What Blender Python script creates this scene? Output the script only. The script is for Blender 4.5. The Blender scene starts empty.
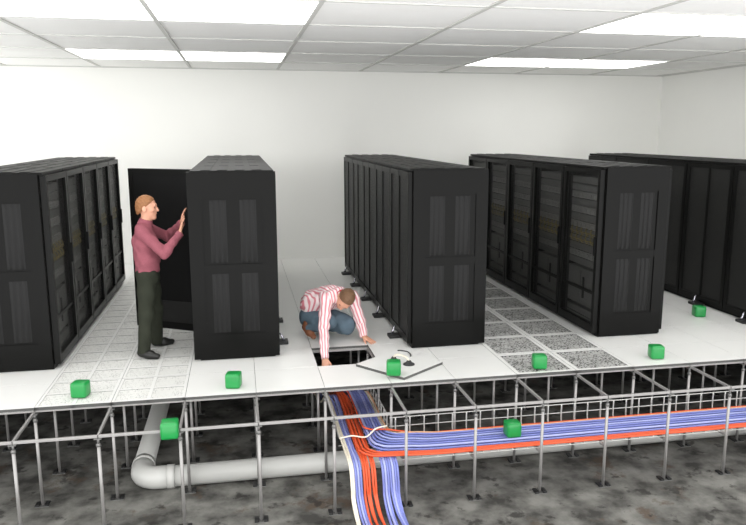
import bpy, bmesh, math, random
import numpy as np
from mathutils import Vector, Matrix

PI = math.pi
random.seed(7)
np.random.seed(7)
SC = bpy.context.scene
COL = SC.collection
T = 0.65                                   # floor tile pitch in metres; the room is laid out on this grid
RACK_H = 3.11 * T
SUB = -1.446 * T                           # concrete slab
CEIL = 5.445 * T
XL, XR, YF, YB = -8.0 * T, 16.1 * T, -4.4 * T, 11.06 * T

# ------------------------------------------------------------------ camera
cam = bpy.data.cameras.new('camera')
cam.sensor_fit = 'HORIZONTAL'
cam.sensor_width = 36
cam.lens = 716.5 / 746 * 36
cam.shift_x = -(381.18 - 373) / 746
cam.shift_y = (261.4 - 262.5) / 746
cam.clip_end = 200
cam_o = bpy.data.objects.new('camera', cam)
COL.objects.link(cam_o)
YAW, PIT = 0.196, -0.179
fw = Vector((math.sin(YAW) * math.cos(PIT), math.cos(YAW) * math.cos(PIT), math.sin(PIT)))
cam_o.location = (2.851 * T, -10.044 * T, 3.717 * T)
cam_o.rotation_euler = fw.to_track_quat('-Z', 'Y').to_euler()
SC.camera = cam_o

# ------------------------------------------------------------------ world and exposure (ceiling panels light the room; it is cut away towards the viewer, open to a plain white surround added to brighten the ceiling)
world = bpy.data.worlds.new('world')
SC.world = world
world.use_nodes = True
world.node_tree.nodes['Background'].inputs[0].default_value = (1, 1, 1, 1)
world.node_tree.nodes['Background'].inputs[1].default_value = 1.6
SC.view_settings.view_transform = 'Standard'
SC.view_settings.look = 'None'
SC.view_settings.gamma = 1
SC.view_settings.use_curve_mapping = False
SC.view_settings.exposure = 0.82
PANEL_LIGHT = 2.0


# ------------------------------------------------------------------ materials
def srgb(r, g, b):
    f = lambda c: (c / 255 / 12.92) if c / 255 <= 0.04045 else ((c / 255 + 0.055) / 1.055) ** 2.4
    return (f(r), f(g), f(b), 1)


def mat(name, col, rough=0.5, metal=0.0, noise=0.0, nscale=8.0, bump=0.0, bscale=60.0, spec=0.5, coat=0.0, emit=None, estr=0.0):
    m = bpy.data.materials.new(name)
    m.use_nodes = True
    nt = m.node_tree
    b = nt.nodes['Principled BSDF']
    c = col if len(col) == 4 else (*col, 1)
    b.inputs['Base Color'].default_value = c
    b.inputs['Roughness'].default_value = rough
    b.inputs['Metallic'].default_value = metal
    b.inputs['Specular IOR Level'].default_value = spec
    b.inputs['Coat Weight'].default_value = coat
    if emit:
        b.inputs['Emission Color'].default_value = emit
        b.inputs['Emission Strength'].default_value = estr
    tc = nt.nodes.new('ShaderNodeTexCoord')
    if noise:
        n = nt.nodes.new('ShaderNodeTexNoise')
        n.inputs['Scale'].default_value = nscale
        n.inputs['Detail'].default_value = 4
        nt.links.new(tc.outputs['Object'], n.inputs['Vector'])
        mx = nt.nodes.new('ShaderNodeMix')
        mx.data_type = 'RGBA'
        mx.inputs[6].default_value = tuple(x * (1 - noise) for x in c[:3]) + (1,)
        mx.inputs[7].default_value = tuple(min(1, x * (1 + noise)) for x in c[:3]) + (1,)
        nt.links.new(n.outputs['Fac'], mx.inputs[0])
        nt.links.new(mx.outputs[2], b.inputs['Base Color'])
    if bump:
        n2 = nt.nodes.new('ShaderNodeTexNoise')
        n2.inputs['Scale'].default_value = bscale
        nt.links.new(tc.outputs['Object'], n2.inputs['Vector'])
        bp = nt.nodes.new('ShaderNodeBump')
        bp.inputs['Strength'].default_value = bump
        bp.inputs['Distance'].default_value = 0.01
        nt.links.new(n2.outputs['Fac'], bp.inputs['Height'])
        nt.links.new(bp.outputs['Normal'], b.inputs['Normal'])
    return m


def perforated(name, col, pitch, open_r, rough=0.5, cylinder_axes=(0, 1), metal=0.0, ragged=False):
    """Sheet with round holes punched on a square pitch: the holes are really clear."""
    m = mat(name, col, rough, metal)
    nt = m.node_tree
    b = nt.nodes['Principled BSDF']
    out = nt.nodes['Material Output']
    tc = nt.nodes.new('ShaderNodeTexCoord')
    sep = nt.nodes.new('ShaderNodeSeparateXYZ')
    nt.links.new(tc.outputs['Object'], sep.inputs[0])

    def M(op, a, bb=None):
        n = nt.nodes.new('ShaderNodeMath')
        n.operation = op
        for i, v in enumerate((a, bb)):
            if v is None:
                continue
            if isinstance(v, (int, float)):
                n.inputs[i].default_value = v
            else:
                nt.links.new(v, n.inputs[i])
        return n.outputs[0]
    ds = []
    for ax in cylinder_axes:
        f = M('FRACT', M('ADD', M('DIVIDE', sep.outputs[ax], pitch), 1000.0))
        d = M('SUBTRACT', f, 0.5)
        ds.append(M('MULTIPLY', d, d))
    hole = M('LESS_THAN', M('ADD', ds[0], ds[1]), open_r * open_r)
    if ragged:                                  # staggered irregular openings of a cast grate
        vo = nt.nodes.new('ShaderNodeTexVoronoi')
        vo.inputs['Scale'].default_value = 1 / pitch
        vo.inputs['Randomness'].default_value = 0.8
        nt.links.new(tc.outputs['Object'], vo.inputs['Vector'])
        hole = M('LESS_THAN', vo.outputs['Distance'], open_r)
    tr = nt.nodes.new('ShaderNodeBsdfTransparent')
    mx = nt.nodes.new('ShaderNodeMixShader')
    nt.links.new(hole, mx.inputs[0])
    nt.links.new(b.outputs[0], mx.inputs[1])
    nt.links.new(tr.outputs[0], mx.inputs[2])
    nt.links.new(mx.outputs[0], out.inputs[0])
    return m


M = {}
M['wall'] = mat('wall_paint', srgb(244, 244, 240), 0.85, noise=0.015, nscale=1.2, spec=0.2)
M['ceil_tile'] = mat('ceiling_tile', srgb(248, 248, 246), 0.9, noise=0.02, nscale=40, bump=0.1, bscale=150, spec=0.1)
M['grid'] = mat('ceiling_grid', srgb(205, 205, 201), 0.6, spec=0.3)
M['panel'] = mat('light_panel', (0.9, 0.9, 0.9), 0.6, emit=(1, 0.995, 0.98, 1), estr=PANEL_LIGHT)
M['tile'] = mat('floor_tile', srgb(226, 226, 223), 0.30, noise=0.02, nscale=3, spec=0.5)
M['tile_edge'] = mat('tile_edge', srgb(78, 78, 76), 0.5)
M['perf_fine'] = perforated('perforated_fine', srgb(220, 220, 216), 0.015, 0.27, 0.45, ragged=True)
M['perf_open'] = perforated('perforated_open', srgb(178, 178, 175), 0.024, 0.45, 0.45, ragged=True)
M['rack'] = mat('rack_black', srgb(17, 17, 16), 0.36, noise=0.08, nscale=5, spec=0.13)
M['rack_panel'] = mat('rack_panel', srgb(14, 14, 13), 0.26, noise=0.06, nscale=4, spec=0.11)
M['rack_inset_sheen'] = mat('rack_inset_sheen', srgb(21, 21, 21), 0.45, spec=0.2)  # lighter than the panel: streaks of sheen put into the insets' colour
M['rack_top'] = mat('rack_top', srgb(24, 24, 23), 0.45, noise=0.15, nscale=3, spec=0.12)
M['rack_dark'] = mat('rack_recess', srgb(15, 15, 15), 0.6, spec=0.15)
M['door_mesh'] = perforated('door_mesh', srgb(46, 46, 45), 0.012, 0.46, 0.45, (1, 2))
M['rear_mesh'] = mat('rear_mesh', srgb(33, 33, 32), 0.45, bump=0.3, bscale=400, spec=0.2)
M['server'] = mat('server_face', srgb(92, 92, 90), 0.45, noise=0.15, nscale=30)
M['server_b'] = mat('server_face_pale', srgb(124, 124, 121), 0.45, noise=0.15, nscale=30)
M['yellow'] = mat('yellow_cable', srgb(140, 124, 66), 0.5)
M['steel'] = mat('pedestal_steel', srgb(158, 156, 154), 0.4, 0.4, noise=0.1, nscale=14)
M['steel_dark'] = mat('pedestal_head', srgb(120, 120, 118), 0.45, 0.5)
M['foot'] = mat('dark_foot', srgb(30, 30, 30), 0.5)
M['chrome'] = mat('chrome', srgb(205, 205, 215), 0.2, 0.9)
M['pvc'] = mat('white_pvc', srgb(190, 190, 186), 0.3, noise=0.03, nscale=5)
M['wire'] = mat('tray_wire', srgb(190, 190, 186), 0.35, 0.4)
M['blue'] = mat('blue_cable', srgb(118, 127, 190), 0.42, noise=0.12, nscale=9)
M['blue_pale'] = mat('pale_blue_cable', srgb(158, 165, 212), 0.42, noise=0.1, nscale=9)
M['orange'] = mat('orange_cable', srgb(212, 84, 44), 0.42, noise=0.1, nscale=9)
M['cream'] = mat('cream_cable', srgb(226, 218, 200), 0.45)
M['tan'] = mat('tan_cable', srgb(226, 176, 138), 0.45)
M['green'] = mat('green_plastic', srgb(20, 138, 64), 0.35, noise=0.05, nscale=12, coat=0.2)
M['rubber'] = mat('black_rubber', srgb(38, 38, 38), 0.55)
M['skin'] = mat('skin', srgb(208, 154, 128), 0.55, noise=0.05, nscale=14)
M['hair_fair'] = mat('hair_fair', srgb(142, 96, 58), 0.6, noise=0.3, nscale=60, bump=0.6, bscale=180)
M['hair_brown'] = mat('hair_brown', srgb(106, 76, 52), 0.6, noise=0.35, nscale=60, bump=0.6, bscale=180)
M['shirt_rose'] = mat('shirt_rose', srgb(142, 82, 92), 0.85, noise=0.16, nscale=90, spec=0.2, bump=0.2, bscale=30)
M['trousers'] = mat('trousers_dark', srgb(44, 47, 38), 0.85, noise=0.2, nscale=12, spec=0.2, bump=0.3, bscale=25)
M['jeans'] = mat('jeans_blue', srgb(88, 105, 117), 0.85, noise=0.25, nscale=18, spec=0.2, bump=0.3, bscale=30)
M['shoe_black'] = mat('shoe_black', srgb(28, 28, 26), 0.4)
M['shoe_brown'] = mat('shoe_brown', srgb(126, 78, 52), 0.5, noise=0.15)
M['sole'] = mat('shoe_sole', srgb(206, 200, 190), 0.6)
M['belt'] = mat('belt_leather', srgb(30, 26, 22), 0.45)
M['eye'] = mat('eye', srgb(40, 34, 30), 0.25)
M['collar_red'] = mat('collar_red', srgb(190, 58, 66), 0.8, spec=0.2)

# concrete: grey with mottling, dark oil stains and a few brown patches
m = mat('concrete', srgb(128, 127, 123), 0.8, spec=0.3)
nt = m.node_tree
b = nt.nodes['Principled BSDF']
tc = nt.nodes.new('ShaderNodeTexCoord')


def noise_ramp(scale, detail, stops, rough=0.55):
    n = nt.nodes.new('ShaderNodeTexNoise')
    n.inputs['Scale'].default_value = scale
    n.inputs['Detail'].default_value = detail
    n.inputs['Roughness'].default_value = rough
    nt.links.new(tc.outputs['Object'], n.inputs['Vector'])
    r = nt.nodes.new('ShaderNodeValToRGB')
    els = r.color_ramp.elements
    els[0].position, els[0].color = stops[0]
    els[1].position, els[1].color = stops[1]
    nt.links.new(n.outputs['Fac'], r.inputs[0])
    return r.outputs[0]


base = noise_ramp(3.2, 10, ((0.36, srgb(58, 57, 54)), (0.64, srgb(122, 121, 116))))
spot = noise_ramp(4.2, 9, ((0.57, (0, 0, 0, 1)), (0.63, (1, 1, 1, 1))), 0.62)
brown = noise_ramp(2.6, 9, ((0.56, (0, 0, 0, 1)), (0.64, (1, 1, 1, 1))), 0.7)
x1 = nt.nodes.new('ShaderNodeMix'); x1.data_type = 'RGBA'
x2 = nt.nodes.new('ShaderNodeMix'); x2.data_type = 'RGBA'
f1 = nt.nodes.new('ShaderNodeMath'); f1.operation = 'MULTIPLY'; f1.inputs[1].default_value = 0.75
f2 = nt.nodes.new('ShaderNodeMath'); f2.operation = 'MULTIPLY'; f2.inputs[1].default_value = 0.75
nt.links.new(spot, f1.inputs[0]); nt.links.new(brown, f2.inputs[0])
nt.links.new(f2.outputs[0], x1.inputs[0]); nt.links.new(base, x1.inputs[6]); x1.inputs[7].default_value = srgb(80, 66, 54)
nt.links.new(f1.outputs[0], x2.inputs[0]); nt.links.new(x1.outputs[2], x2.inputs[6]); x2.inputs[7].default_value = srgb(36, 34, 32)
nt.links.new(x2.outputs[2], b.inputs['Base Color'])
nb = nt.nodes.new('ShaderNodeTexNoise'); nb.inputs['Scale'].default_value = 14; nb.inputs['Detail'].default_value = 8
bp = nt.nodes.new('ShaderNodeBump'); bp.inputs['Strength'].default_value = 0.35; bp.inputs['Distance'].default_value = 0.02
nt.links.new(tc.outputs['Object'], nb.inputs['Vector']); nt.links.new(nb.outputs['Fac'], bp.inputs['Height']); nt.links.new(bp.outputs[0], b.inputs['Normal'])
M['concrete'] = m
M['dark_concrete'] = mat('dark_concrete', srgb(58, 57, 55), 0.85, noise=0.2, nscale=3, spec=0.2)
M['tile_under'] = mat('tile_underside', srgb(60, 60, 59), 0.6, noise=0.1, nscale=6)

# striped shirt: the stripe coordinate is stored on the cloth (distance around the body or sleeve)
m = mat('shirt_striped', srgb(238, 222, 222), 0.85, spec=0.2, bump=0.2, bscale=30)
nt = m.node_tree
at_ = nt.nodes.new('ShaderNodeAttribute'); at_.attribute_name = 'stripe'
mm = nt.nodes.new('ShaderNodeMath'); mm.operation = 'MULTIPLY'; mm.inputs[1].default_value = 2 * math.pi / 0.036
ms = nt.nodes.new('ShaderNodeMath'); ms.operation = 'SINE'
rp = nt.nodes.new('ShaderNodeValToRGB')
rp.color_ramp.elements[0].position = 0.5; rp.color_ramp.elements[0].color = srgb(240, 222, 222)
rp.color_ramp.elements[1].position = 0.75; rp.color_ramp.elements[1].color = srgb(214, 134, 144)
ma = nt.nodes.new('ShaderNodeMath'); ma.operation = 'MULTIPLY_ADD'; ma.inputs[1].default_value = 0.5; ma.inputs[2].default_value = 0.5
nt.links.new(at_.outputs['Fac'], mm.inputs[0]); nt.links.new(mm.outputs[0], ms.inputs[0]); nt.links.new(ms.outputs[0], ma.inputs[0])
nt.links.new(ma.outputs[0], rp.inputs[0]); nt.links.new(rp.outputs[0], nt.nodes['Principled BSDF'].inputs['Base Color'])
M['shirt_striped'] = m


# ------------------------------------------------------------------ mesh helpers
class MB:
    def __init__(self):
        self.bm = bmesh.new()

    def box(self, x0, x1, y0, y1, z0, z1, bevel=0.0):
        vs = [self.bm.verts.new((x, y, z)) for x in (x0, x1) for y in (y0, y1) for z in (z0, z1)]
        f = []
        for q in ((0, 1, 3, 2), (4, 6, 7, 5), (0, 4, 5, 1), (2, 3, 7, 6), (0, 2, 6, 4), (1, 5, 7, 3)):
            f.append(self.bm.faces.new([vs[i] for i in q]))
        if bevel:
            es = list({e for ff in f for e in ff.edges})
            bmesh.ops.bevel(self.bm, geom=es, offset=bevel, segments=2, affect='EDGES', profile=0.6)
        return self

    def tube(self, pts, r, n=8, cap=True):
        pts = [Vector(p) for p in pts]
        rs = r if isinstance(r, (list, tuple)) else [r] * len(pts)
        rings = []
        up = None
        for i, p in enumerate(pts):
            d = (pts[min(i + 1, len(pts) - 1)] - pts[max(i - 1, 0)]).normalized()
            if up is None:
                a = Vector((0, 0, 1)) if abs(d.z) < 0.9 else Vector((1, 0, 0))
                up = (a - d * a.dot(d)).normalized()
            else:
                up = (up - d * up.dot(d)).normalized()
            s = d.cross(up)
            rings.append([self.bm.verts.new(p + (up * math.cos(2 * math.pi * k / n) + s * math.sin(2 * math.pi * k / n)) * rs[i]) for k in range(n)])
        for a, c in zip(rings, rings[1:]):
            for k in range(n):
                fc = self.bm.faces.new((a[k], a[(k + 1) % n], c[(k + 1) % n], c[k]))
                fc.smooth = True
        if cap:
            self.bm.faces.new(rings[0][::-1])
            self.bm.faces.new(rings[-1])
        return self

    def mesh(self, name, material):
        bmesh.ops.recalc_face_normals(self.bm, faces=self.bm.faces)
        me = bpy.data.meshes.new(name)
        self.bm.to_mesh(me)
        self.bm.free()
        for mt in (material if isinstance(material, (list, tuple)) else [material]):
            me.materials.append(M[mt] if isinstance(mt, str) else mt)
        return me

    def build(self, name, material, parent=None):
        return link(name, self.mesh(name, material), parent)


def link(name, data, parent=None, loc=None, rz=None):
    o = bpy.data.objects.new(name, data)
    COL.objects.link(o)
    if parent:
        o.parent = parent
    if loc is not None:
        o.location = loc
    if rz is not None:
        o.rotation_euler = (0, 0, rz)
    return o


def tag(o, label=None, cat=None, group=None, kind=None):
    if label: o['label'] = label
    if cat: o['category'] = cat
    if group: o['group'] = group
    if kind: o['kind'] = kind
    return o


def thing(name, label, cat, loc=(0, 0, 0), rz=0, group=None):
    return tag(link(name, None, None, loc, rz), label, cat, group)


def copy_tree(o, parent=None):
    c = o.copy()
    COL.objects.link(c)
    c.parent = parent
    for ch in o.children:
        if ch.name in CH_OK:
            copy_tree(ch, c)
    return c


def struct(name, me_or_none, loc=(0, 0, 0)):
    return tag(link(name, me_or_none, None, loc), kind='structure')


def smooth_path(pts, n=8):
    """Catmull-Rom through the points."""
    P = [Vector(p) for p in pts]
    P = [P[0] * 2 - P[1]] + P + [P[-1] * 2 - P[-2]]
    out = []
    for i in range(1, len(P) - 2):
        a, b_, c, d = P[i - 1:i + 3]
        for k in range(n):
            t = k / n
            out.append(0.5 * ((2 * b_) + (c - a) * t + (2 * a - 5 * b_ + 4 * c - d) * t * t + (3 * b_ - a - 3 * c + d) * t ** 3))
    out.append(P[-2])
    return out


# ------------------------------------------------------------------ the room shell
th = 0.12
struct('wall_back', MB().box(XL - th, XR + th, YB, YB + th, -0.03, CEIL + 0.2).mesh('wall_back', 'wall'))
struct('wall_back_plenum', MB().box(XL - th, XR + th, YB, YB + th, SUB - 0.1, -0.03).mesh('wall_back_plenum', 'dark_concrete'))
struct('wall_right', MB().box(XR, XR + th, YF, YB, -0.03, CEIL + 0.2).mesh('wall_right', 'wall'))
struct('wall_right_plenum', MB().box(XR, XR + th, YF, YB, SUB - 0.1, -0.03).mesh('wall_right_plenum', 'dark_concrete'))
struct('concrete_slab', MB().box(XL, XR, YF, YB, SUB - 0.1, SUB).mesh('concrete_slab', 'concrete'))

# ceiling: grid bars with lay-in tiles; some bays hold luminous panels
ceiling = struct('ceiling', MB().box(XL, XR, YF, YB, CEIL + 0.06, CEIL + 0.16).mesh('ceiling_deck', 'ceil_tile'))
CX, CY = 2.37 * T, 2.2 * T
xs = [(-0.701 + 2.37 * i) * T for i in range(-3, 8)]
ys = [YB - 0.02 - CY * j for j in range(0, 12)]
for x in xs:
    if XL < x < XR:
        MB().box(x - 0.024, x + 0.024, YF, YB, CEIL - 0.006, CEIL + 0.02).build('grid_bar', 'grid', ceiling)
for y in ys[1:]:
    if YF < y < YB:
        MB().box(XL, XR, y - 0.017, y + 0.017, CEIL - 0.004, CEIL + 0.022).build('grid_bar', 'grid', ceiling)
MB().box(XL, XR, YB - 0.03, YB, CEIL - 0.012, CEIL + 0.02).build('edge_trim', 'grid', ceiling)
MB().box(XR - 0.03, XR, YF, YB, CEIL - 0.012, CEIL + 0.02).build('edge_trim', 'grid', ceiling)
xe = [XL] + [x for x in xs if XL < x < XR] + [XR]
ye = [YB] + [y for y in ys[1:] if y > YF] + [YF]
cache = {}
LIGHT_NOTE = {1: 'above the far ends of the rack rows', 4: 'above the near ends of the rack rows'}
for j in range(len(ye) - 1):
    y1, y0 = ye[j], ye[j + 1]
    for i in range(len(xe) - 1):
        x0, x1 = xe[i], xe[i + 1]
        w, d = (x1 - x0) / 2, (y1 - y0) / 2
        ci = round(((x0 / T) + 0.701) / 2.37) if i else -9
        lit = ci in (0, 1, 4, 5) and j % 3 == 1 and j < 10
        key = (round(w, 3), round(d, 3), lit)
        if key not in cache:
            mb = MB()
            if lit:
                mb.box(-w + 0.02, w - 0.02, -d + 0.015, d - 0.015, 0.002, 0.03)
                cache[key] = mb.mesh('light_panel', 'panel')
            else:
                mb.box(-w + 0.004, w - 0.004, -d + 0.004, d - 0.004, 0.006, 0.035)
                cache[key] = mb.mesh('ceiling_tile', 'ceil_tile')
        o = link('ceiling_light' if lit else 'ceiling_tile', cache[key], None if lit else ceiling, ((x0 + x1) / 2, (y0 + y1) / 2, CEIL))
        if lit:
            side = {0: 'over the aisle with the standing man', 1: 'over the open rack\'s row', 4: 'over the row beside grey perforated tiles', 5: 'over the row along the side wall'}[ci]
            where = {1: "near the back wall", 4: "away from the back wall"}.get(j, 'over the bare concrete')
            tag(o, 'luminous ceiling panel %s, %s' % (where, side), 'ceiling light', 'ceiling lights %s, %s' % (where, side))

# ------------------------------------------------------------------ raised floor
floor = struct('floor', None, (0, 0, 0))
TH = 0.030


def tile_mesh(name, hole=None, material='tile', margin=None):
    g = 0.0018
    h = T / 2 - g
    mb = MB()
    if hole is None:
        mb.box(-h, h, -h, h, -TH, 0, 0.0015)
    else:
        # frame bars around the openings
        xsb = [-h] + [v for a in hole for v in a] + [h]
        for k in range(0, len(xsb), 2):
            mb.box(xsb[k], xsb[k + 1], -h, h, -TH, 0)
            mb.box(-h, h, xsb[k], xsb[k + 1], -TH, -0.0004)
    me = mb.mesh(name, [material, 'tile_edge', 'tile_under'])
    for p in me.polygons:
        if p.normal.z < -0.5:
            p.material_index = 2
        if abs(p.normal.z) < 0.2:
            p.material_index = 1
    return me


solid = tile_mesh('floor_tile')
q = T / 2
holes_fine = [(-q + 0.028, -0.016), (0.016, q - 0.028)]
holes_open = [(-q + 0.045, q - 0.045)]
frame_fine = tile_mesh('perforated_tile', holes_fine)
frame_open = tile_mesh('perforated_tile', holes_open)


def grille(hs, material):
    w = hs[1] - hs[0]
    v = w / 2 - 0.0008
    me = bpy.data.meshes.new('grille')
    me.from_pydata([(-v, -v, 0), (v, -v, 0), (v, v, 0), (-v, v, 0)], [], [(0, 1, 2, 3)])
    me.materials.append(M[material])
    return me


g_fine = grille(holes_fine[0], 'perf_fine')
g_open = grille(holes_open[0], 'perf_open')
for ky in range(0, 11):
    for kx in range(-8, 17):
        if (kx, ky) == (4, 1):
            continue
        c = ((kx + 0.5) * T, (ky + 0.5) * T, 0)
        if kx == 16:
            continue
        if kx in (0, 1):
            o = link('perforated_tile', frame_fine, floor, c)
            for a in holes_fine:
                for b2 in holes_fine:
                    link('grille', g_fine, o, ((a[0] + a[1]) / 2, (b2[0] + b2[1]) / 2, -0.003))
        elif kx in (7, 8):
            o = link('perforated_tile', frame_open, floor, c)
            link('grille', g_open, o, (0, 0, -0.003))
        else:
            link('floor_tile', solid, floor, c)
# narrow cut strips along the walls
MB().box(16 * T + 0.002, XR, 0, 11 * T, -TH, 0).build('cut_strip', 'tile', floor)
MB().box(XL, XR, 11 * T + 0.002, YB, -TH, 0).build('cut_strip', 'tile', floor)

# pedestals
ped = thing('floor_pedestal', 'x', 'pedestal')
zt = -TH - 0.026
bpm = MB().box(-0.060, 0.060, -0.045, 0.045, 0, 0.005, 0.0015)
ped_base = link('base_plate', bpm.mesh('base_plate', 'steel_dark'), ped)
lug = MB().box(-0.020, 0.020, -0.042, 0.042, 0.0045, 0.022, 0.006).mesh('anchor_lug', 'foot')
lugs = [link('anchor_lug', lug, ped, (sx * 0.040, 0, 0)) for sx in (-1, 1)]
ped_tube = link('post', MB().tube([(0, 0, 0.006), (0, 0, zt - SUB - 0.05)], 0.0145, 10).mesh('post', 'steel'), ped)
pn = MB()
pn.tube([(0, 0, zt - SUB - 0.16), (0, 0, zt - SUB - 0.10)], 0.010, 8)
pn.tube([(0, 0, zt - SUB - 0.075), (0, 0, zt - SUB - 0.055)], 0.021, 6)
ped_nut = link('levelling_nut', pn.mesh('levelling_nut', 'steel_dark'), ped)
ph = MB()
ph.tube([(0, 0, zt - SUB - 0.055), (0, 0, zt - SUB)], 0.011, 8)
ph.box(-0.03, 0.03, -0.03, 0.03, zt - SUB - 0.006, zt - SUB)
ped_head = link('head_plate', ph.mesh('head_plate', 'steel_dark'), ped)
CH_OK = {o.name for o in (ped_base, ped_tube, ped_nut, ped_head, *lugs)}
PED_L = {-1: ('slim steel floor pedestal in the bare outer row, clear of the floor tiles', 'outer pedestals without tiles'),
         0: ('slim steel floor pedestal under the front edge of the white tiles', 'pedestals under the tile edge')}
first = True
for j in range(-1, 5):
    for k in range(-2, 16):
        o = ped if first else copy_tree(ped)
        first = False
        o.location = (k * T, j * T, SUB)
        lab, grp = PED_L.get(j, ('slim steel floor pedestal in the dark space beneath the raised floor', 'pedestals beneath the raised floor'))
        tag(o, lab, 'pedestal', grp)


def stringer_mesh(a):
    L = T / 2 - 0.004
    mb = MB()
    if a == 2:                                  # flat strip under the tile edge
        mb.box(-L, L, -0.006, 0.014, 0.011, 0.025, 0.002)
    elif a == 0:
        mb.box(-L, L, -0.010, 0.010, 0, 0.025, 0.003)
    else:
        mb.box(-0.010, 0.010, -L + 0.0135, L - 0.0135, 0, 0.025, 0.003)
    return mb.mesh('floor_stringer', 'steel')


sx_me, sy_me, edge_me = stringer_mesh(0), stringer_mesh(1), stringer_mesh(2)
for j in range(-1, 4):
    for k in range(-2, 15):
        o = link('floor_stringer', edge_me if j == 0 else sx_me, None, ((k + 0.5) * T, j * T, zt + 0.0005))
        if j == -1:
            tag(o, 'steel stringer linking two bare outer pedestals end to end', 'stringer', 'outer stringers')
        elif j == 0:
            tag(o, 'steel stringer carrying the front edge of the white floor tiles', 'stringer', 'stringers at the tile edge')
        else:
            tag(o, 'steel stringer hidden beneath the raised floor tiles', 'stringer', 'stringers beneath the tiles')
for j in range(-1, 3):
    for k in range(-2, 16):
        o = link('floor_stringer', sy_me, None, (k * T, (j + 0.5) * T, zt + 0.0005))
        if j == -1:
            tag(o, 'steel stringer running from a bare outer pedestal back to the tile edge', 'stringer', 'stringers reaching out from the tile edge')
        else:
            tag(o, 'steel cross stringer beneath the raised floor tiles', 'stringer', 'cross stringers beneath the tiles')

# ------------------------------------------------------------------ server racks
FD, RD, BD = 0.065, 0.05, 0.795            # front door, rear door, body depth (m)
HALF = (FD + RD + BD) / 2


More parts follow.
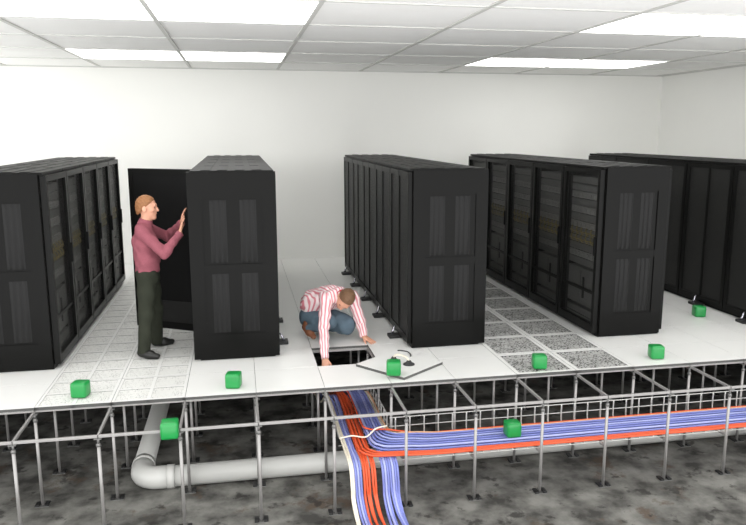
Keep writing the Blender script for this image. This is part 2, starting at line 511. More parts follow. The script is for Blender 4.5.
def rack_protos(pitch, end_front=0.0, end_rear=0.0):
    """Meshes for a rack of this width: local +x is the front, y runs along the row, origin on the floor at the centre."""
    w = pitch / 2 - 0.004
    xf, xr = HALF - FD, -HALF + RD           # body faces
    H = RACK_H
    P = {}
    # body: open shell (two sides, bottom, back posts) so that the equipment stands inside
    mb = MB()
    mb.box(xr, xf, -w, -w + 0.03, 0.0, H - 0.03)
    mb.box(xr, xf, w - 0.03, w, 0.0, H - 0.03)
    mb.box(xr, xf, -w + 0.03, w - 0.03, 0.0, 0.07)
    mb.box(xr, xr + 0.02, -w + 0.03, w - 0.03, 0.07, H - 0.03)
    mb.box(xr + 0.02, xf, -w + 0.03, w - 0.03, H - 0.10, H - 0.03)
    for s in (-1, 1):
        a, c = sorted((s * (w - 0.03), s * (w - 0.09)))
        mb.box(xf - 0.06, xf - 0.02, a, c, 0.07, H - 0.10)
    P['body'] = mb.mesh('body', 'rack')
    mb = MB()
    mb.box(xr - 0.03, xf + 0.03, -w, w, H - 0.03, H, 0.004)
    for xx in (-0.26, -0.09, 0.09, 0.26):
        mb.box(xx - 0.05, xx + 0.05, -w + 0.03, w - 0.03, H - 0.001, H + 0.006, 0.003)
    P['top_cover'] = mb.mesh('top_cover', 'rack_top')
    # front door: local origin on its hinge edge (y = -w), lying in the plane x 0..FD
    W = 2 * w - 0.012
    fr = 0.06
    mb = MB()
    x0, x1 = 0.004, FD
    mb.box(x0, x1, 0, fr, 0.05, H - 0.035, 0.004)
    mb.box(x0, x1, W - fr, W, 0.05, H - 0.035, 0.004)
    mb.box(x0, x1, fr, W - fr, 0.05, 0.05 + fr * 1.5)
    mb.box(x0, x1, fr, W - fr, H - 0.035 - fr, H - 0.035)
    P['door'] = mb.mesh('door', 'rack')
    mb = MB()
    zz0, zz1 = 0.05 + fr * 1.5, H - 0.035 - fr
    mb.box(0.030, 0.0305, fr, W - fr, zz0, zz1)
    P['door_mesh'] = mb.mesh('door_mesh', 'door_mesh')
    P['cross_rail'] = MB().box(0.0315, 0.046, fr, W - fr, 0.50, 0.535).mesh('cross_rail', 'rack')
    P['inner_panel'] = MB().box(0.012, 0.040, fr, W - fr, zz0, zz1).mesh('inner_panel', 'rack_dark')
    P['kick_panel'] = MB().box(0.006, 0.048, fr, W - fr, zz0, zz0 + 0.26).mesh('kick_panel', 'rear_mesh')
    P['handle'] = MB().box(FD - 0.002, FD + 0.018, W - 0.060, W - 0.032, 0.98, 1.20, 0.005).mesh('handle', 'rack_dark')
    # rear doors: two leaves
    mb = MB()
    lw = w - 0.007
    a = -RD
    mb.box(a, -0.003, 0, 0.065, 0.05, H - 0.035, 0.004)
    mb.box(a, -0.003, lw - 0.016, lw, 0.05, H - 0.035, 0.003)
    mb.box(a, -0.003, 0.065, lw - 0.016, 0.05, 0.13)
    mb.box(a, -0.003, 0.065, lw - 0.016, H - 0.10, H - 0.035)
    P['rear_door'] = mb.mesh('rear_door', 'rack')
    P['vent_panel'] = MB().box(a + 0.012, a + 0.026, 0.065, lw - 0.016, 0.13, H - 0.10).mesh('vent_panel', 'rear_mesh')
    # equipment
    ew = w - 0.11
    P['server_l'] = MB().box(xf - 0.55, xf - 0.012, -ew, ew, 0, 0.084, 0.003).mesh('server', 'server')
    mb = MB()
    mb.box(xf - 0.55, xf - 0.012, -ew, ew, 0, 0.084, 0.003)
    for i in range(7):
        y = -ew + 0.05 + i * (2 * ew - 0.1) / 6
        mb.box(xf - 0.012, xf - 0.004, y - 0.03, y + 0.03, 0.02, 0.064)
    P['server_b'] = mb.mesh('server', 'server_b')
    mb = MB()
    mb.box(xf - 0.55, xf - 0.014, -ew, ew, 0, 0.46, 0.004)
    for s in (-1, 1):
        mb.box(xf - 0.014, xf - 0.006, s * ew * 0.5 - ew * 0.42, s * ew * 0.5 + ew * 0.42, 0.03, 0.43)
    P['storage'] = mb.mesh('storage_unit', 'server')
    P['storage_handle'] = MB().box(xf - 0.006, xf + 0.006, ew * 0.12, ew * 0.2, 0.10, 0.36).mesh('pull_bar', 'rack_dark')
    mb = MB()
    for i in range(6):
        y = -ew + 0.06 + i * (2 * ew - 0.12) / 5
        mb.tube(smooth_path([(xf - 0.012, y, 0.10), (xf + 0.006, y + 0.012, 0.075), (xf + 0.008, y + 0.03, 0.03), (xf - 0.012, y + 0.05, 0.012)], 4), 0.007, 5)
    mb.tube([(xf + 0.008, -ew + 0.03, 0.045), (xf + 0.008, ew - 0.03, 0.045)], 0.007, 5)
    P['patch'] = mb.mesh('patch_cords', 'yellow')
    # stabiliser foot at the rear
    P['foot'] = MB().box(-HALF - 0.12, -HALF + 0.03, -0.075, 0.075, 0.0, 0.035, 0.006).mesh('stabilizer_foot', 'foot')
    mb = MB()
    mb.tube([(-HALF - 0.075, 0.02, 0.03), (-HALF - 0.03, 0.03, 0.13)], [0.020, 0.010], 8)
    P['bolt'] = mb.mesh('clamp_bolt', 'chrome')
    # end panel (for the -y end), origin at rack centre
    mb = MB()
    x0, x1 = xr + 0.004 - end_rear, xf - 0.004 + end_front
    yo = -w - 0.028
    D_ = x1 - x0
    rx0, rx1 = x0 + 0.16 * D_, x1 - 0.16 * D_
    zs = [(0.14 * H, 0.475 * H), (0.515 * H, 0.86 * H)]
    mb.box(x0, x1, yo + 0.014, -w, 0.02, H - 0.01)
    mb.box(x0, rx0, yo, yo + 0.014, 0.02, H - 0.01)
    mb.box(rx1, x1, yo, yo + 0.014, 0.02, H - 0.01)
    for za, zb in ((0.02, zs[0][0]), (zs[0][1], zs[1][0]), (zs[1][1], H - 0.01)):
        mb.box(rx0, rx1, yo, yo + 0.014, za, zb)
    P['end_panel'] = mb.mesh('end_panel', 'rack_panel')
    P['ins'] = []
    for za, zb in zs:
        mb = MB()
        cw = (rx1 - rx0)
        for cx in (rx0 + 0.24 * cw, rx0 + 0.74 * cw):
            N_, hw = 36, 0.085                  # three shallow pressed flutes side by side
            cols = []
            for i in range(N_ + 1):
                t = i / N_
                yy = yo + 0.0135 - 0.0105 * (0.5 - 0.5 * math.cos(2 * PI * 3 * t))
                cols.append([mb.bm.verts.new((cx - hw + 2 * hw * t, yy if 0 < k < 3 else yo + 0.0138, zz_)) for k, zz_ in enumerate((za + 0.02, za + 0.05, zb - 0.05, zb - 0.02))])
            for p_, q2 in zip(cols, cols[1:]):
                for k in range(3):
                    fc = mb.bm.faces.new((p_[k], q2[k], q2[k + 1], p_[k + 1]))
                    fc.smooth = True
        P['ins'].append(mb.mesh('ribbed_inset', 'rack_inset_sheen'))
    P['w'] = w
    P['W'] = W
    return P


PROT = {}


def rack(x, y, rz, pitch, label, group, near_end=False, ends=(0.0, 0.0), open_door=None):
    key = (pitch,) + (ends if near_end else (0.0, 0.0))
    if key not in PROT:
        PROT[key] = rack_protos(*key)
    P = PROT[key]
    xf = HALF - FD
    r = thing('server_rack', label, 'server rack', (x, y, 0), rz, group)
    link('body', P['body'], r)
    link('top_cover', P['top_cover'], r)
    d = link('door', P['door'], r, (xf, -P['w'] + 0.006, 0))
    if open_door is not None:
        d.rotation_euler = (0, 0, open_door)
        d.location = (xf + 0.012, -P['w'] + 0.02, 0)
    if open_door is not None:
        link('inner_panel', P['inner_panel'], d)
        link('kick_panel', P['kick_panel'], d)
    else:
        link('door_mesh', P['door_mesh'], d)
        link('cross_rail', P['cross_rail'], d)
    link('handle', P['handle'], d)
    for s in (0, 1):
        rd = link('rear_door', P['rear_door'], r, (-HALF + RD, P['w'] - 0.0055 if s else -P['w'] + 0.0055, 0))
        rd.scale = (1, -1 if s else 1, 1)
        link('vent_panel', P['vent_panel'], rd)
    z = 0.075
    seq = ['storage', 'l', 'storage', 'l', 'b', 'l', 'patch', 'b', 'b', 'l', 'b', 'l', 'l']
    link('server', P['server_l'], r, (0, 0, z)); z += 0.09
    link('server', P['server_l'], r, (0, 0, z)); z += 0.12
    so = link('storage_unit', P['storage'], r, (0, 0, z))
    link('pull_bar', P['storage_handle'], so)
    z += 0.50
    for kind in ('l', 'b', 'l', 'patch', 'patch', 'b', 'l', 'b', 'l', 'b', 'l', 'l'):
        s_ = link('server', P['server_b' if kind == 'b' else 'server_l'], r, (0, 0, z))
        if kind == 'patch':
            tag(link('patch_cords', P['patch'], s_), 'short yellow patch cords')
        z += 0.0915
    f = link('stabilizer_foot', P['foot'], r)
    link('clamp_bolt', P['bolt'], f)
    if near_end:
        # the exposed end is at world -y: local -y when rz = 0, local +y when turned about
        e = link('end_panel', P['end_panel'], r)
        if abs(rz) > 1:
            e.scale = (1, -1, 1)
        for me in P['ins']:
            link('ribbed_inset', me, e)
    return r


ORD = ['with the ribbed end panel', 'second from its ribbed end', 'third from its ribbed end', 'fourth from its ribbed end', 'farthest from its ribbed end']
ROWS = [  # centre x, first y, pitch (in tiles), rotation, wording
    (-0.72, 1.66, 1.38, 0, 'in the row behind the standing man', 'racks behind the standing man'),
    (2.74, 1.66, 1.50, PI, 'in the standing man\'s row', 'racks the standing man works on'),
    (6.34, 1.66, 1.50, 0, 'in the row beside the lifted tile', 'racks beside the lifted tile'),
    (9.83, 1.66, 1.50, PI, 'in the row beside grey perforated tiles', 'racks facing the grey perforated tiles'),
    (13.35, 1.27, 1.55, PI, 'in the row along the side wall', 'racks along the side wall'),
]
ENDS = [(0, 0), (FD, RD), (FD, 0), (0, 0), (0, 0)]   # how far the end panels cover the door edges (front, rear)
for ri, (cx, y0, pt, rz, words, grp) in enumerate(ROWS):
    rzz = rz
    if ri == 4:
        rzz = 0                                # its rear doors face the aisle
    for n in range(5):
        lab = 'black server rack %s, %s' % (words, ORD[n])
        od = None
        if ri == 1 and n == 0:
            lab = 'black server rack with its mesh door open before the standing man'
            od = math.radians(-120.5)
        rack(cx * T, (y0 + pt * (n + 0.5)) * T, rzz, round(pt * T, 4), lab, grp, near_end=(n == 0), ends=ENDS[ri], open_door=od)

# ------------------------------------------------------------------ white pipe on the slab
pz, py, px = SUB + 0.105, 0.21 * T, 1.29 * T
PR = 0.1
pipe = thing('drain_pipe', 'thick white plastic pipe with an elbow, lying on the concrete under the floor', 'pipe', (px, py, SUB))
r_el = 0.17
MB().tube([(r_el + 0.10, 0, 0.105), (XR - px - 0.05, 0, 0.105)], PR, 28).build('straight_pipe', 'pvc', pipe)
MB().tube([(0, r_el + 0.10, 0.105), (0, 8.5 * T, 0.105)], PR, 28).build('straight_pipe', 'pvc', pipe)
el = [(r_el + 0.13, 0, 0.105)] + [(r_el - r_el * math.sin(a), r_el - r_el * math.cos(a), 0.105) for a in np.linspace(0, PI / 2, 12)] + [(0, r_el + 0.13, 0.105)]
MB().tube(el, PR + 0.007, 28).build('elbow', 'pvc', pipe)
mb = MB()
mb.tube([(r_el + 0.08, 0, 0.105), (r_el + 0.15, 0, 0.105)], PR + 0.012, 28)
mb.build('collar', 'pvc', pipe)
MB().tube([(0, r_el + 0.08, 0.105), (0, r_el + 0.15, 0.105)], PR + 0.012, 28).build('collar', 'pvc', pipe)

# ------------------------------------------------------------------ wire basket trays
TZ = -0.80 * T
tray = thing('wire_cable_tray', 'long steel wire basket tray running along under the floor edge', 'cable tray', (4.15 * T, -0.5 * T, TZ))
ox, oy, oz = 4.15 * T, -0.5 * T, TZ
ya, yb2 = -0.92 * T - oy, -0.10 * T - oy
x_end = 15.6 * T - ox
hoop_h = 0.19
MB().tube([(0.0, ya, 0.004), (x_end, ya, 0.004)], 0.004, 6).build('rail_wire', 'wire', tray)
for z in (0.004, 0.10, hoop_h):
    MB().tube([(0.52, yb2, z), (x_end, yb2, z)], 0.0055, 6).build('rail_wire', 'wire', tray)
for y in np.linspace(ya, yb2, 5)[1:-1]:
    MB().tube([(0.0, y, 0.004), (x_end, y, 0.004)], 0.003, 5).build('rail_wire', 'wire', tray)
hoop = MB().tube(smooth_path([(0, ya, 0.004), (0, yb2 - 0.06, 0.002), (0, yb2 - 0.012, 0.02), (0, yb2 - 0.004, 0.08), (0, yb2 - 0.004, hoop_h)], 5), 0.0078, 6).mesh('hoop_wire', 'wire')
for i in range(int((x_end - 0.55) / 0.145)):
    link('hoop_wire', hoop, tray, (0.58 + i * 0.145, 0, 0))
bar = MB().box(-0.015, 0.015, -0.985 * T - oy + 0.02, -0.015 * T - oy - 0.02, -0.028, -0.006, 0.002).mesh('support_bar', 'steel')
for k in range(5, 16):
    link('support_bar', bar, tray, (k * T - ox, 0, 0))
tray2 = thing('wire_cable_tray', 'wire basket tray running back beneath the hole in the floor', 'cable tray', (4.57 * T, 3 * T, TZ))
for x in np.linspace(4.20 * T, 4.955 * T, 5):
    MB().tube([(x - 4.57 * T, -0.07 * T - 3 * T + 0.02, 0.004), (x - 4.57 * T, -1.4 * T, 0.004)], 0.005, 6).build('rail_wire', 'wire', tray2)
for x in (4.955,):
    for z in (0.09, 0.18):
        MB().tube([((x - 4.57) * T, -3 * T + 0.02, z), ((x - 4.57) * T, -1.4 * T, z)], 0.005, 6).build('rail_wire', 'wire', tray2)
hoop2 = MB().tube(smooth_path([((4.20 - 4.57) * T, 0, 0.004), ((4.91 - 4.57) * T, 0, 0.002), ((4.948 - 4.57) * T, 0, 0.02), ((4.953 - 4.57) * T, 0, 0.08), ((4.953 - 4.57) * T, 0, 0.18)], 5), 0.0075, 6).mesh('hoop_wire', 'wire')
for i in range(7):
    link('hoop_wire', hoop2, tray2, (0, -3 * T + 0.06 + i * 0.145, 0))

# ------------------------------------------------------------------ cables
CR = 0.0115


def cable(pts, r, material, label, group, n=7, name='data_cable'):
    P0 = Vector(pts[0])
    c0 = Vector((P0.x, P0.y, min(Vector(p).z for p in pts)))
    sm = smooth_path(pts, 7)
    o = MB().tube([p - c0 for p in sm], r, n).build(name, material)
    o.location = c0
    return tag(o, label, 'cable', group)


zc = TZ + 0.012 + CR
# straight waterfall: come from the back, cross the long tray and drop to the slab
drop = [('cream', 4.215, 1), ('cream', 4.245, 1), ('blue', 4.28, 1), ('blue_pale', 4.315, 1), ('blue', 4.35, 1), ('orange', 4.395, 1), ('orange', 4.43, 1), ('orange', 4.465, 1),
        ('orange', 4.515, 1), ('orange', 4.55, 1), ('blue', 4.66, 1), ('blue_pale', 4.695, 1), ('blue', 4.73, 1), ('blue', 4.765, 1), ('blue_pale', 4.80, 1), ('blue', 4.835, 1), ('blue', 4.87, 1)]
NAMEC = {'cream': 'cream', 'blue': 'blue', 'blue_pale': 'pale blue', 'orange': 'orange', 'tan': 'tan'}
for c, x, _ in drop:
    j1, j2 = random.uniform(-0.012, 0.012), random.uniform(-0.03, 0.03)
    X = x * T
    pts = [(X, 4.9 * T, SUB + CR + 0.002), (X + j1, 3.4 * T, SUB + CR + 0.004), (X, 2.6 * T, SUB + 0.14), (X - j1, 1.6 * T, zc + 0.0), (X, 0.2 * T, zc), (X + j1 * 0.5, -0.5 * T, zc), (X, -0.82 * T, zc - 0.002),
           (X + 0.004, -0.985 * T, zc - 0.055), (X + 0.008, -1.06 * T, zc - 0.20), (X + 0.014 + j2 * 0.2, -1.10 * T, SUB + 0.14), (X + 0.03 + j2 * 0.4, -1.30 * T, SUB + 0.03), (X + 0.05 + j2, -1.75 * T, SUB + CR + 0.001), (X + 0.09 + j2, -2.6 * T, SUB + CR + 0.001)]
    cable(pts, CR, c, '%s cable falling from the tray down to the concrete' % NAMEC[c], '%s cables falling to the concrete' % NAMEC[c])
# second layer on the Y run that turns into the long tray
zt2 = zc + 2 * CR + 0.002


def turn(c, x_from, y_to, dz=0.0, rad=0.35, y_start=5.5, r=CR, what=None, straight=False):
    X, Y = x_from * T, y_to * T
    j1 = random.uniform(-0.008, 0.008)
    z1 = zt2 + dz
    z0 = TZ + 0.012 + r + (0.0 if straight else dz)
    R_ = rad * T
    pts = [(X, 4.9 * T, SUB + 3 * r + dz + 0.005), (X + j1, 3.4 * T, SUB + 3 * r + dz + 0.007), (X, 2.6 * T, SUB + 0.14 + 2 * r + dz), (X - j1, 1.6 * T, z1), (X, Y + R_ * 1.6, z1)]
    for a in np.linspace(0, PI / 2, 5)[1:-1]:
        pts.append((X + R_ * (1 - math.cos(a)), Y + R_ * (1 - math.sin(a)), z1))
    pts += [(X + R_ * 1.5, Y, z1 - 0.004), (max(5.45 * T, X + R_ * 2.4), Y + j1 * 0.5, z0 + 0.004)]
    xk = 6.2
    while xk < 15.5:
        pts.append((xk * T, Y + random.uniform(-0.003, 0.003), z0))
        xk += 1.1
    pts.append((15.5 * T, Y, z0))
    return cable(pts, r, c, what or '%s cable turning along the long wire tray' % NAMEC[c], '%s cables along the long tray' % NAMEC[c])


for i in range(3):
    turn('orange', 4.40 + i * 0.05, -0.885 + i * 0.042, rad=0.30)
bl = ['blue', 'blue_pale', 'blue', 'blue', 'blue_pale', 'blue', 'blue', 'blue_pale', 'blue', 'blue', 'blue_pale', 'blue']
for i, c in enumerate(bl):
    f = i / (len(bl) - 1)
    turn(c, 4.59 + 0.25 * f, -0.735 + 0.42 * f, dz=(2 * CR) * (0 if i % 2 == 0 else 0.9), rad=0.32)
for i in range(2):
    turn('cream', 4.872 + 0.03 * i, -0.275 + 0.034 * i, rad=0.32, r=0.009)
turn('tan', 4.932, -0.195, rad=0.32, r=0.009)
turn('orange', 4.560, -0.155, dz=0.045, rad=0.22, r=0.009, straight=True, what='thin orange cable at the hooped side of the long wire tray')
# a cream tie-off cord over the crossing
cable([(4.16 * T, -0.32 * T, zt2 + 0.035), (4.35 * T, -0.30 * T, zt2 + 0.045), (4.55 * T, -0.34 * T, zt2 + 0.035), (4.72 * T, -0.22 * T, zt2 + 0.075), (4.9 * T, -0.16 * T, zt2 + 0.08)], 0.008, 'cream', 'cream cord tied across the cables where the trays cross', None)


# ------------------------------------------------------------------ lifted tile and lifting tool
def bearing(p, q):
    return math.atan2(q[1] - p[1], q[0] - p[0])


# front corner (5.2, 0.0), left corner (4.66, 0.8)
ang = math.radians(38)
fc = Vector((5.215 * T, 0.075 * T, 0))
ctr = fc + Vector((math.cos(ang), math.sin(ang), 0)) * (T / 2) + Vector((-math.sin(ang), math.cos(ang), 0)) * (T / 2)
lt = link('lifted_floor_tile', solid, None, (ctr.x, ctr.y, TH + 0.0005), ang)
tag(lt, 'white floor tile lifted from the hole and laid askew on the floor', 'floor tile')
tool = thing('tile_lifter', 'dark two-cup suction lifter with a thin handle on the askew tile', 'suction lifter', (5.36 * T, 0.78 * T, TH + 0.001))


def cup(c, parent):
    mb = MB()
    mb.tube([(c[0], c[1], 0.0), (c[0], c[1], 0.008), (c[0], c[1], 0.02), (c[0], c[1], 0.045)], [0.062, 0.060, 0.035, 0.018], 16)
    return mb.build('suction_cup', 'rubber', parent)


c1, c2 = (-0.085, 0.075), (0.045, -0.075)
cup(c1, tool)
cup(c2, tool)
MB().tube(smooth_path([(c1[0], c1[1], 0.04), (c1[0] + 0.03, c1[1] - 0.03, 0.075), (c2[0] - 0.03, c2[1] + 0.03, 0.075), (c2[0], c2[1], 0.04)], 5), 0.011, 8).build('grip', 'cream', tool)
cord = MB().tube(smooth_path([(0.03, 0.40, 0.0), (0.06, 0.395, 0.0), (0.125, 0.33, 0.0), (0.135, 0.23, 0.0), (0.12, 0.17, 0.0)], 6), 0.007, 7).build('hook_rod', 'rubber')
cord.location = (5.36 * T, 0.78 * T, 0.008)
# rests partly on the tile: raise it onto the tile surface
cord.location.z = TH + 0.009
tag(cord, 'thin dark bent hook rod lying behind the suction lifter', 'hook rod')

# ------------------------------------------------------------------ green cubes
GS = 0.072
gm = MB()
gm.box(-GS, GS, -GS, GS, 0, 2 * GS, 0.026)
gme = gm.mesh('green_cube', 'green')
for p in gme.polygons:
    p.use_smooth = True
CUBES = [((0.54, 0.34, 0), 'glossy green cube on the pale perforated tiles behind the standing man'),
         ((2.68, 0.30, 0), 'glossy green cube on the solid tile before the rack with the open door'),
         ((5.09, 0.25, 0.030 / T + 0.0015), 'glossy green cube on the askew lifted tile'),
         ((7.47, 0.24, 0), 'glossy green cube on the grey perforated tiles'),
         ((9.59, 0.34, 0), 'glossy green cube before the ribbed end panel of the row with grey perforated tiles'),
         ((12.0, 2.66, 0), 'glossy green cube in the aisle before the side wall racks'),
         ((1.89, -1.0 - (0.0105 + 0.072) / T, -0.055), 'glossy green cube on the stringer between bare outer pedestals'),
         ((6.70, -0.62, -0.70), 'glossy green cube on the blue cables of the long tray')]
for i, ((x, y, z), lab) in enumerate(CUBES):
    o = link('green_cube', gme, None, (x * T, y * T, z * T), -YAW if i < 6 else 0)
    if i == 6:
        o.location.z = zt + 0.065 - GS
    if i == 7:
        o.location.z = TZ + 0.012 + 2 * CR * 1.9 + 0.003
    tag(o, lab, 'cube', 'green cubes')


# ------------------------------------------------------------------ people: smooth blended volumes, polygonised
class Field:
    def __init__(self, lo, hi, h):
        self.lo = np.array(lo, float)
        self.h = h
        self.n = np.ceil((np.array(hi) - self.lo) / h).astype(int) + 1
        self.D = np.full(self.n, 0.5, np.float32)

    def _box(self, lo, hi):
        a = np.maximum(np.floor((lo - self.lo) / self.h).astype(int), 0)
        b_ = np.minimum(np.ceil((hi - self.lo) / self.h).astype(int) + 1, self.n)
        sl = tuple(slice(i, j) for i, j in zip(a, b_))
        ax = [self.lo[i] + self.h * np.arange(a[i], b_[i]) for i in range(3)]
        return sl, np.stack(np.meshgrid(*ax, indexing='ij'), -1)

    def _blend(self, sl, d, k):
        o = self.D[sl]
        if k > 0:
            hh = np.clip(0.5 + 0.5 * (o - d) / k, 0, 1)
            self.D[sl] = (o * (1 - hh) + d * hh - k * hh * (1 - hh)).astype(np.float32)
        else:
            self.D[sl] = np.minimum(o, d)

    def cone(self, a, b_, ra, rb, k=0.03, w=None, s=1.0, flat=False, flat0=False):
        a, b_ = np.array(a, float), np.array(b_, float)
        mg = max(ra, rb) * max(s, 1) + 0.07
        if np.any(np.minimum(a, b_) + mg < self.lo):
            pass
        sl, P = self._box(np.minimum(a, b_) - mg, np.maximum(a, b_) + mg)
        pa, ba = P - a, b_ - a
        if w is not None:
            w = np.array(w, float) / np.linalg.norm(w)
            pa = pa - (1 - 1 / s) * (pa @ w)[..., None] * w
            ba = ba - (1 - 1 / s) * (ba @ w) * w
        t = np.clip(pa @ ba / (ba @ ba), 0, 1)
        d = np.linalg.norm(pa - t[..., None] * ba, axis=-1) - (ra + (rb - ra) * t)
        u = (b_ - a) / np.linalg.norm(b_ - a)
        if flat:
            d = np.maximum(d, (P - b_) @ u)
        if flat0:
            d = np.maximum(d, -((P - a) @ u))
        self._blend(sl, d, k)
        return self

    def ell(self, c, r, k=0.02, R=None):
        c, r = np.array(c, float), np.array(r, float)
        mg = r.max() + 0.06
        sl, P = self._box(c - mg, c + mg)
        q_ = P - c
        if R is not None:
            q_ = q_ @ np.array(R)
        k0 = np.linalg.norm(q_ / r, axis=-1)
        k1 = np.linalg.norm(q_ / (r * r), axis=-1) + 1e-9
        self._blend(sl, k0 * (k0 - 1) / k1, k)
        return self

    def cut(self, p, n):
        """Keep the side away from n."""
        _, P = self._box(self.lo, self.lo + self.h * (self.n - 1))
        n = np.array(n, float) / np.linalg.norm(n)
        self.D = np.maximum(self.D, ((P - np.array(p)) @ n).astype(np.float32))
        return self

    def wrinkle(self, amp, fr):
        _, P = self._box(self.lo, self.lo + self.h * (self.n - 1))
        x, y, z = P[..., 0], P[..., 1], P[..., 2]
        self.D = (self.D + amp * (np.sin(fr * (x + 0.7 * z) + 2 * np.sin(fr * 0.4 * y)) + np.sin(fr * 0.8 * (z - 0.8 * x + y)))).astype(np.float32)
        return self

    def mesh(self, name, material, org, parent, attr=None):
        D, h = self.D, self.h
        S = D < 0
        C = np.zeros(self.n - 1, np.int8)
        for i in (0, 1):
            for j in (0, 1):
                for k in (0, 1):
                    C += S[i:i + self.n[0] - 1, j:j + self.n[1] - 1, k:k + self.n[2] - 1]
        act = np.argwhere((C > 0) & (C < 8))
        ids = -np.ones(self.n - 1, np.int32)
        ids[tuple(act.T)] = np.arange(len(act))
        offs = [(i, j, k) for i in (0, 1) for j in (0, 1) for k in (0, 1)]
        val = np.stack([D[act[:, 0] + o[0], act[:, 1] + o[1], act[:, 2] + o[2]] for o in offs], 1)
        acc = np.zeros((len(act), 3))
        cnt = np.zeros(len(act))
        for e0 in range(8):
            for e1 in range(e0 + 1, 8):
                df = np.array(offs[e1]) - np.array(offs[e0])
                if np.abs(df).sum() != 1:
                    continue
                d0, d1 = val[:, e0], val[:, e1]
                x = (d0 < 0) != (d1 < 0)
                t = np.where(x, d0 / np.where(d0 == d1, 1, d0 - d1), 0)
                acc += np.where(x[:, None], np.array(offs[e0]) + t[:, None] * df, 0)
                cnt += x
        V = self.lo + h * (act + acc / cnt[:, None])
        F = []
        for ax in range(3):
            a1, a2 = (ax + 1) % 3, (ax + 2) % 3
            s0 = [slice(None)] * 3
            s1 = [slice(None)] * 3
            s0[ax] = slice(0, -1)
            s1[ax] = slice(1, None)
            ch = np.argwhere(S[tuple(s0)] != S[tuple(s1)])
            ok = (ch[:, a1] > 0) & (ch[:, a2] > 0) & (ch[:, a1] < self.n[a1] - 1) & (ch[:, a2] < self.n[a2] - 1)
            ch = ch[ok]
            inside = S[tuple(ch.T)]

            def cid(d1, d2):
                c = ch.copy()
                c[:, a1] -= d1
                c[:, a2] -= d2
                return ids[tuple(c.T)]
            qd = np.stack([cid(1, 1), cid(0, 1), cid(0, 0), cid(1, 0)], 1)
            qd[~inside] = qd[~inside][:, ::-1]
            F.append(qd)
        F = np.concatenate(F)
        F = F[(F >= 0).all(1)]
        me = bpy.data.meshes.new(name)
        Vl = V - np.array(org)
        me.from_pydata(Vl.tolist(), [], F.tolist())
        me.materials.append(M[material])
        me.polygons.foreach_set('use_smooth', [True] * len(me.polygons))
        if attr is not None:
            a = me.attributes.new('stripe', 'FLOAT', 'POINT')
            a.data.foreach_set('value', attr(V).astype(np.float32))
        me.update()
        return link(name, me, parent)


def hand(F, wrist, d, n, t, curl, k=0.008, spread=0.0):
    """wrist position, finger direction d, palm normal n, thumb side t."""
    wr = np.array(wrist, float)
    d = np.array(d, float); d /= np.linalg.norm(d)
    n = np.array(n, float); n -= d * (n @ d); n /= np.linalg.norm(n)
    t = np.array(t, float); t -= d * (t @ d) + n * (t @ n); t /= np.linalg.norm(t)
    for off, L in ((0.030, 0.070), (0.010, 0.078), (-0.010, 0.073), (-0.029, 0.057)):
        kn = wr + d * 0.092 + t * off
        F.cone(wr + d * 0.0 + t * off * 0.6, kn, 0.018, 0.0125, 0.012)
        p, v = kn, d + t * off * spread * 10
        v = v / np.linalg.norm(v)
        ax = np.cross(v, n)
        for i, fr in enumerate((0.45, 0.32, 0.25)):
            a = curl * (0.6 if i == 0 else 1.0)
            v = v * math.cos(a) + np.cross(ax, v) * math.sin(a) if False else v * math.cos(a) + n * math.sin(a)
            v /= np.linalg.norm(v)
            n2 = n
            e = p + v * L * fr
            F.cone(p, e, 0.0095 - 0.001 * i, 0.0088 - 0.001 * i, 0.004)
            p = e
    b0 = wr + d * 0.02 + t * 0.024
    b1 = wr + d * 0.055 + t * 0.056 + n * 0.012
    b2_ = wr + d * 0.090 + t * 0.068 + n * 0.022
    F.cone(b0, b1, 0.017, 0.012, 0.010)
    F.cone(b1, b2_, 0.0115, 0.009, 0.004)


def head(F, c, f, u, g=1.0):
    """c: centre of the skull, f: facing direction, u: crown direction. Returns a local-to-world point function."""
    c = np.array(c, float)
    f = np.array(f, float); f /= np.linalg.norm(f)
    u = np.array(u, float); u -= f * (u @ f); u /= np.linalg.norm(u)
    l = np.cross(u, f)
    R = np.stack([f, l, u], 1)
    L = lambda a, b_, d: c + (f * a + l * b_ + u * d) * g
    F.ell(L(-0.008, 0, 0.012), g * np.array((0.098, 0.077, 0.098)), 0.02, R)
    F.ell(L(0.030, 0, -0.055), g * np.array((0.066, 0.058, 0.078)), 0.03, R)
    F.ell(L(0.070, 0, -0.112), g * np.array((0.022, 0.026, 0.020)), 0.03, R)
    F.cone(L(0.082, -0.03, 0.018), L(0.082, 0.03, 0.018), 0.014, 0.014, 0.015)
    F.cone(L(0.090, 0, 0.004), L(0.108, 0, -0.036), 0.010, 0.014, 0.010)
    F.cone(L(0.088, -0.016, -0.068), L(0.088, 0.016, -0.068), 0.010, 0.010, 0.008)
    for s in (-1, 1):
        F.ell(L(0.058, s * 0.045, -0.03), g * np.array((0.024, 0.02, 0.02)), 0.02, R)
        F.ell(L(-0.010, s * 0.080, -0.022), g * np.array((0.024, 0.010, 0.034)), 0.008, R)
    return L, R, f, u, l


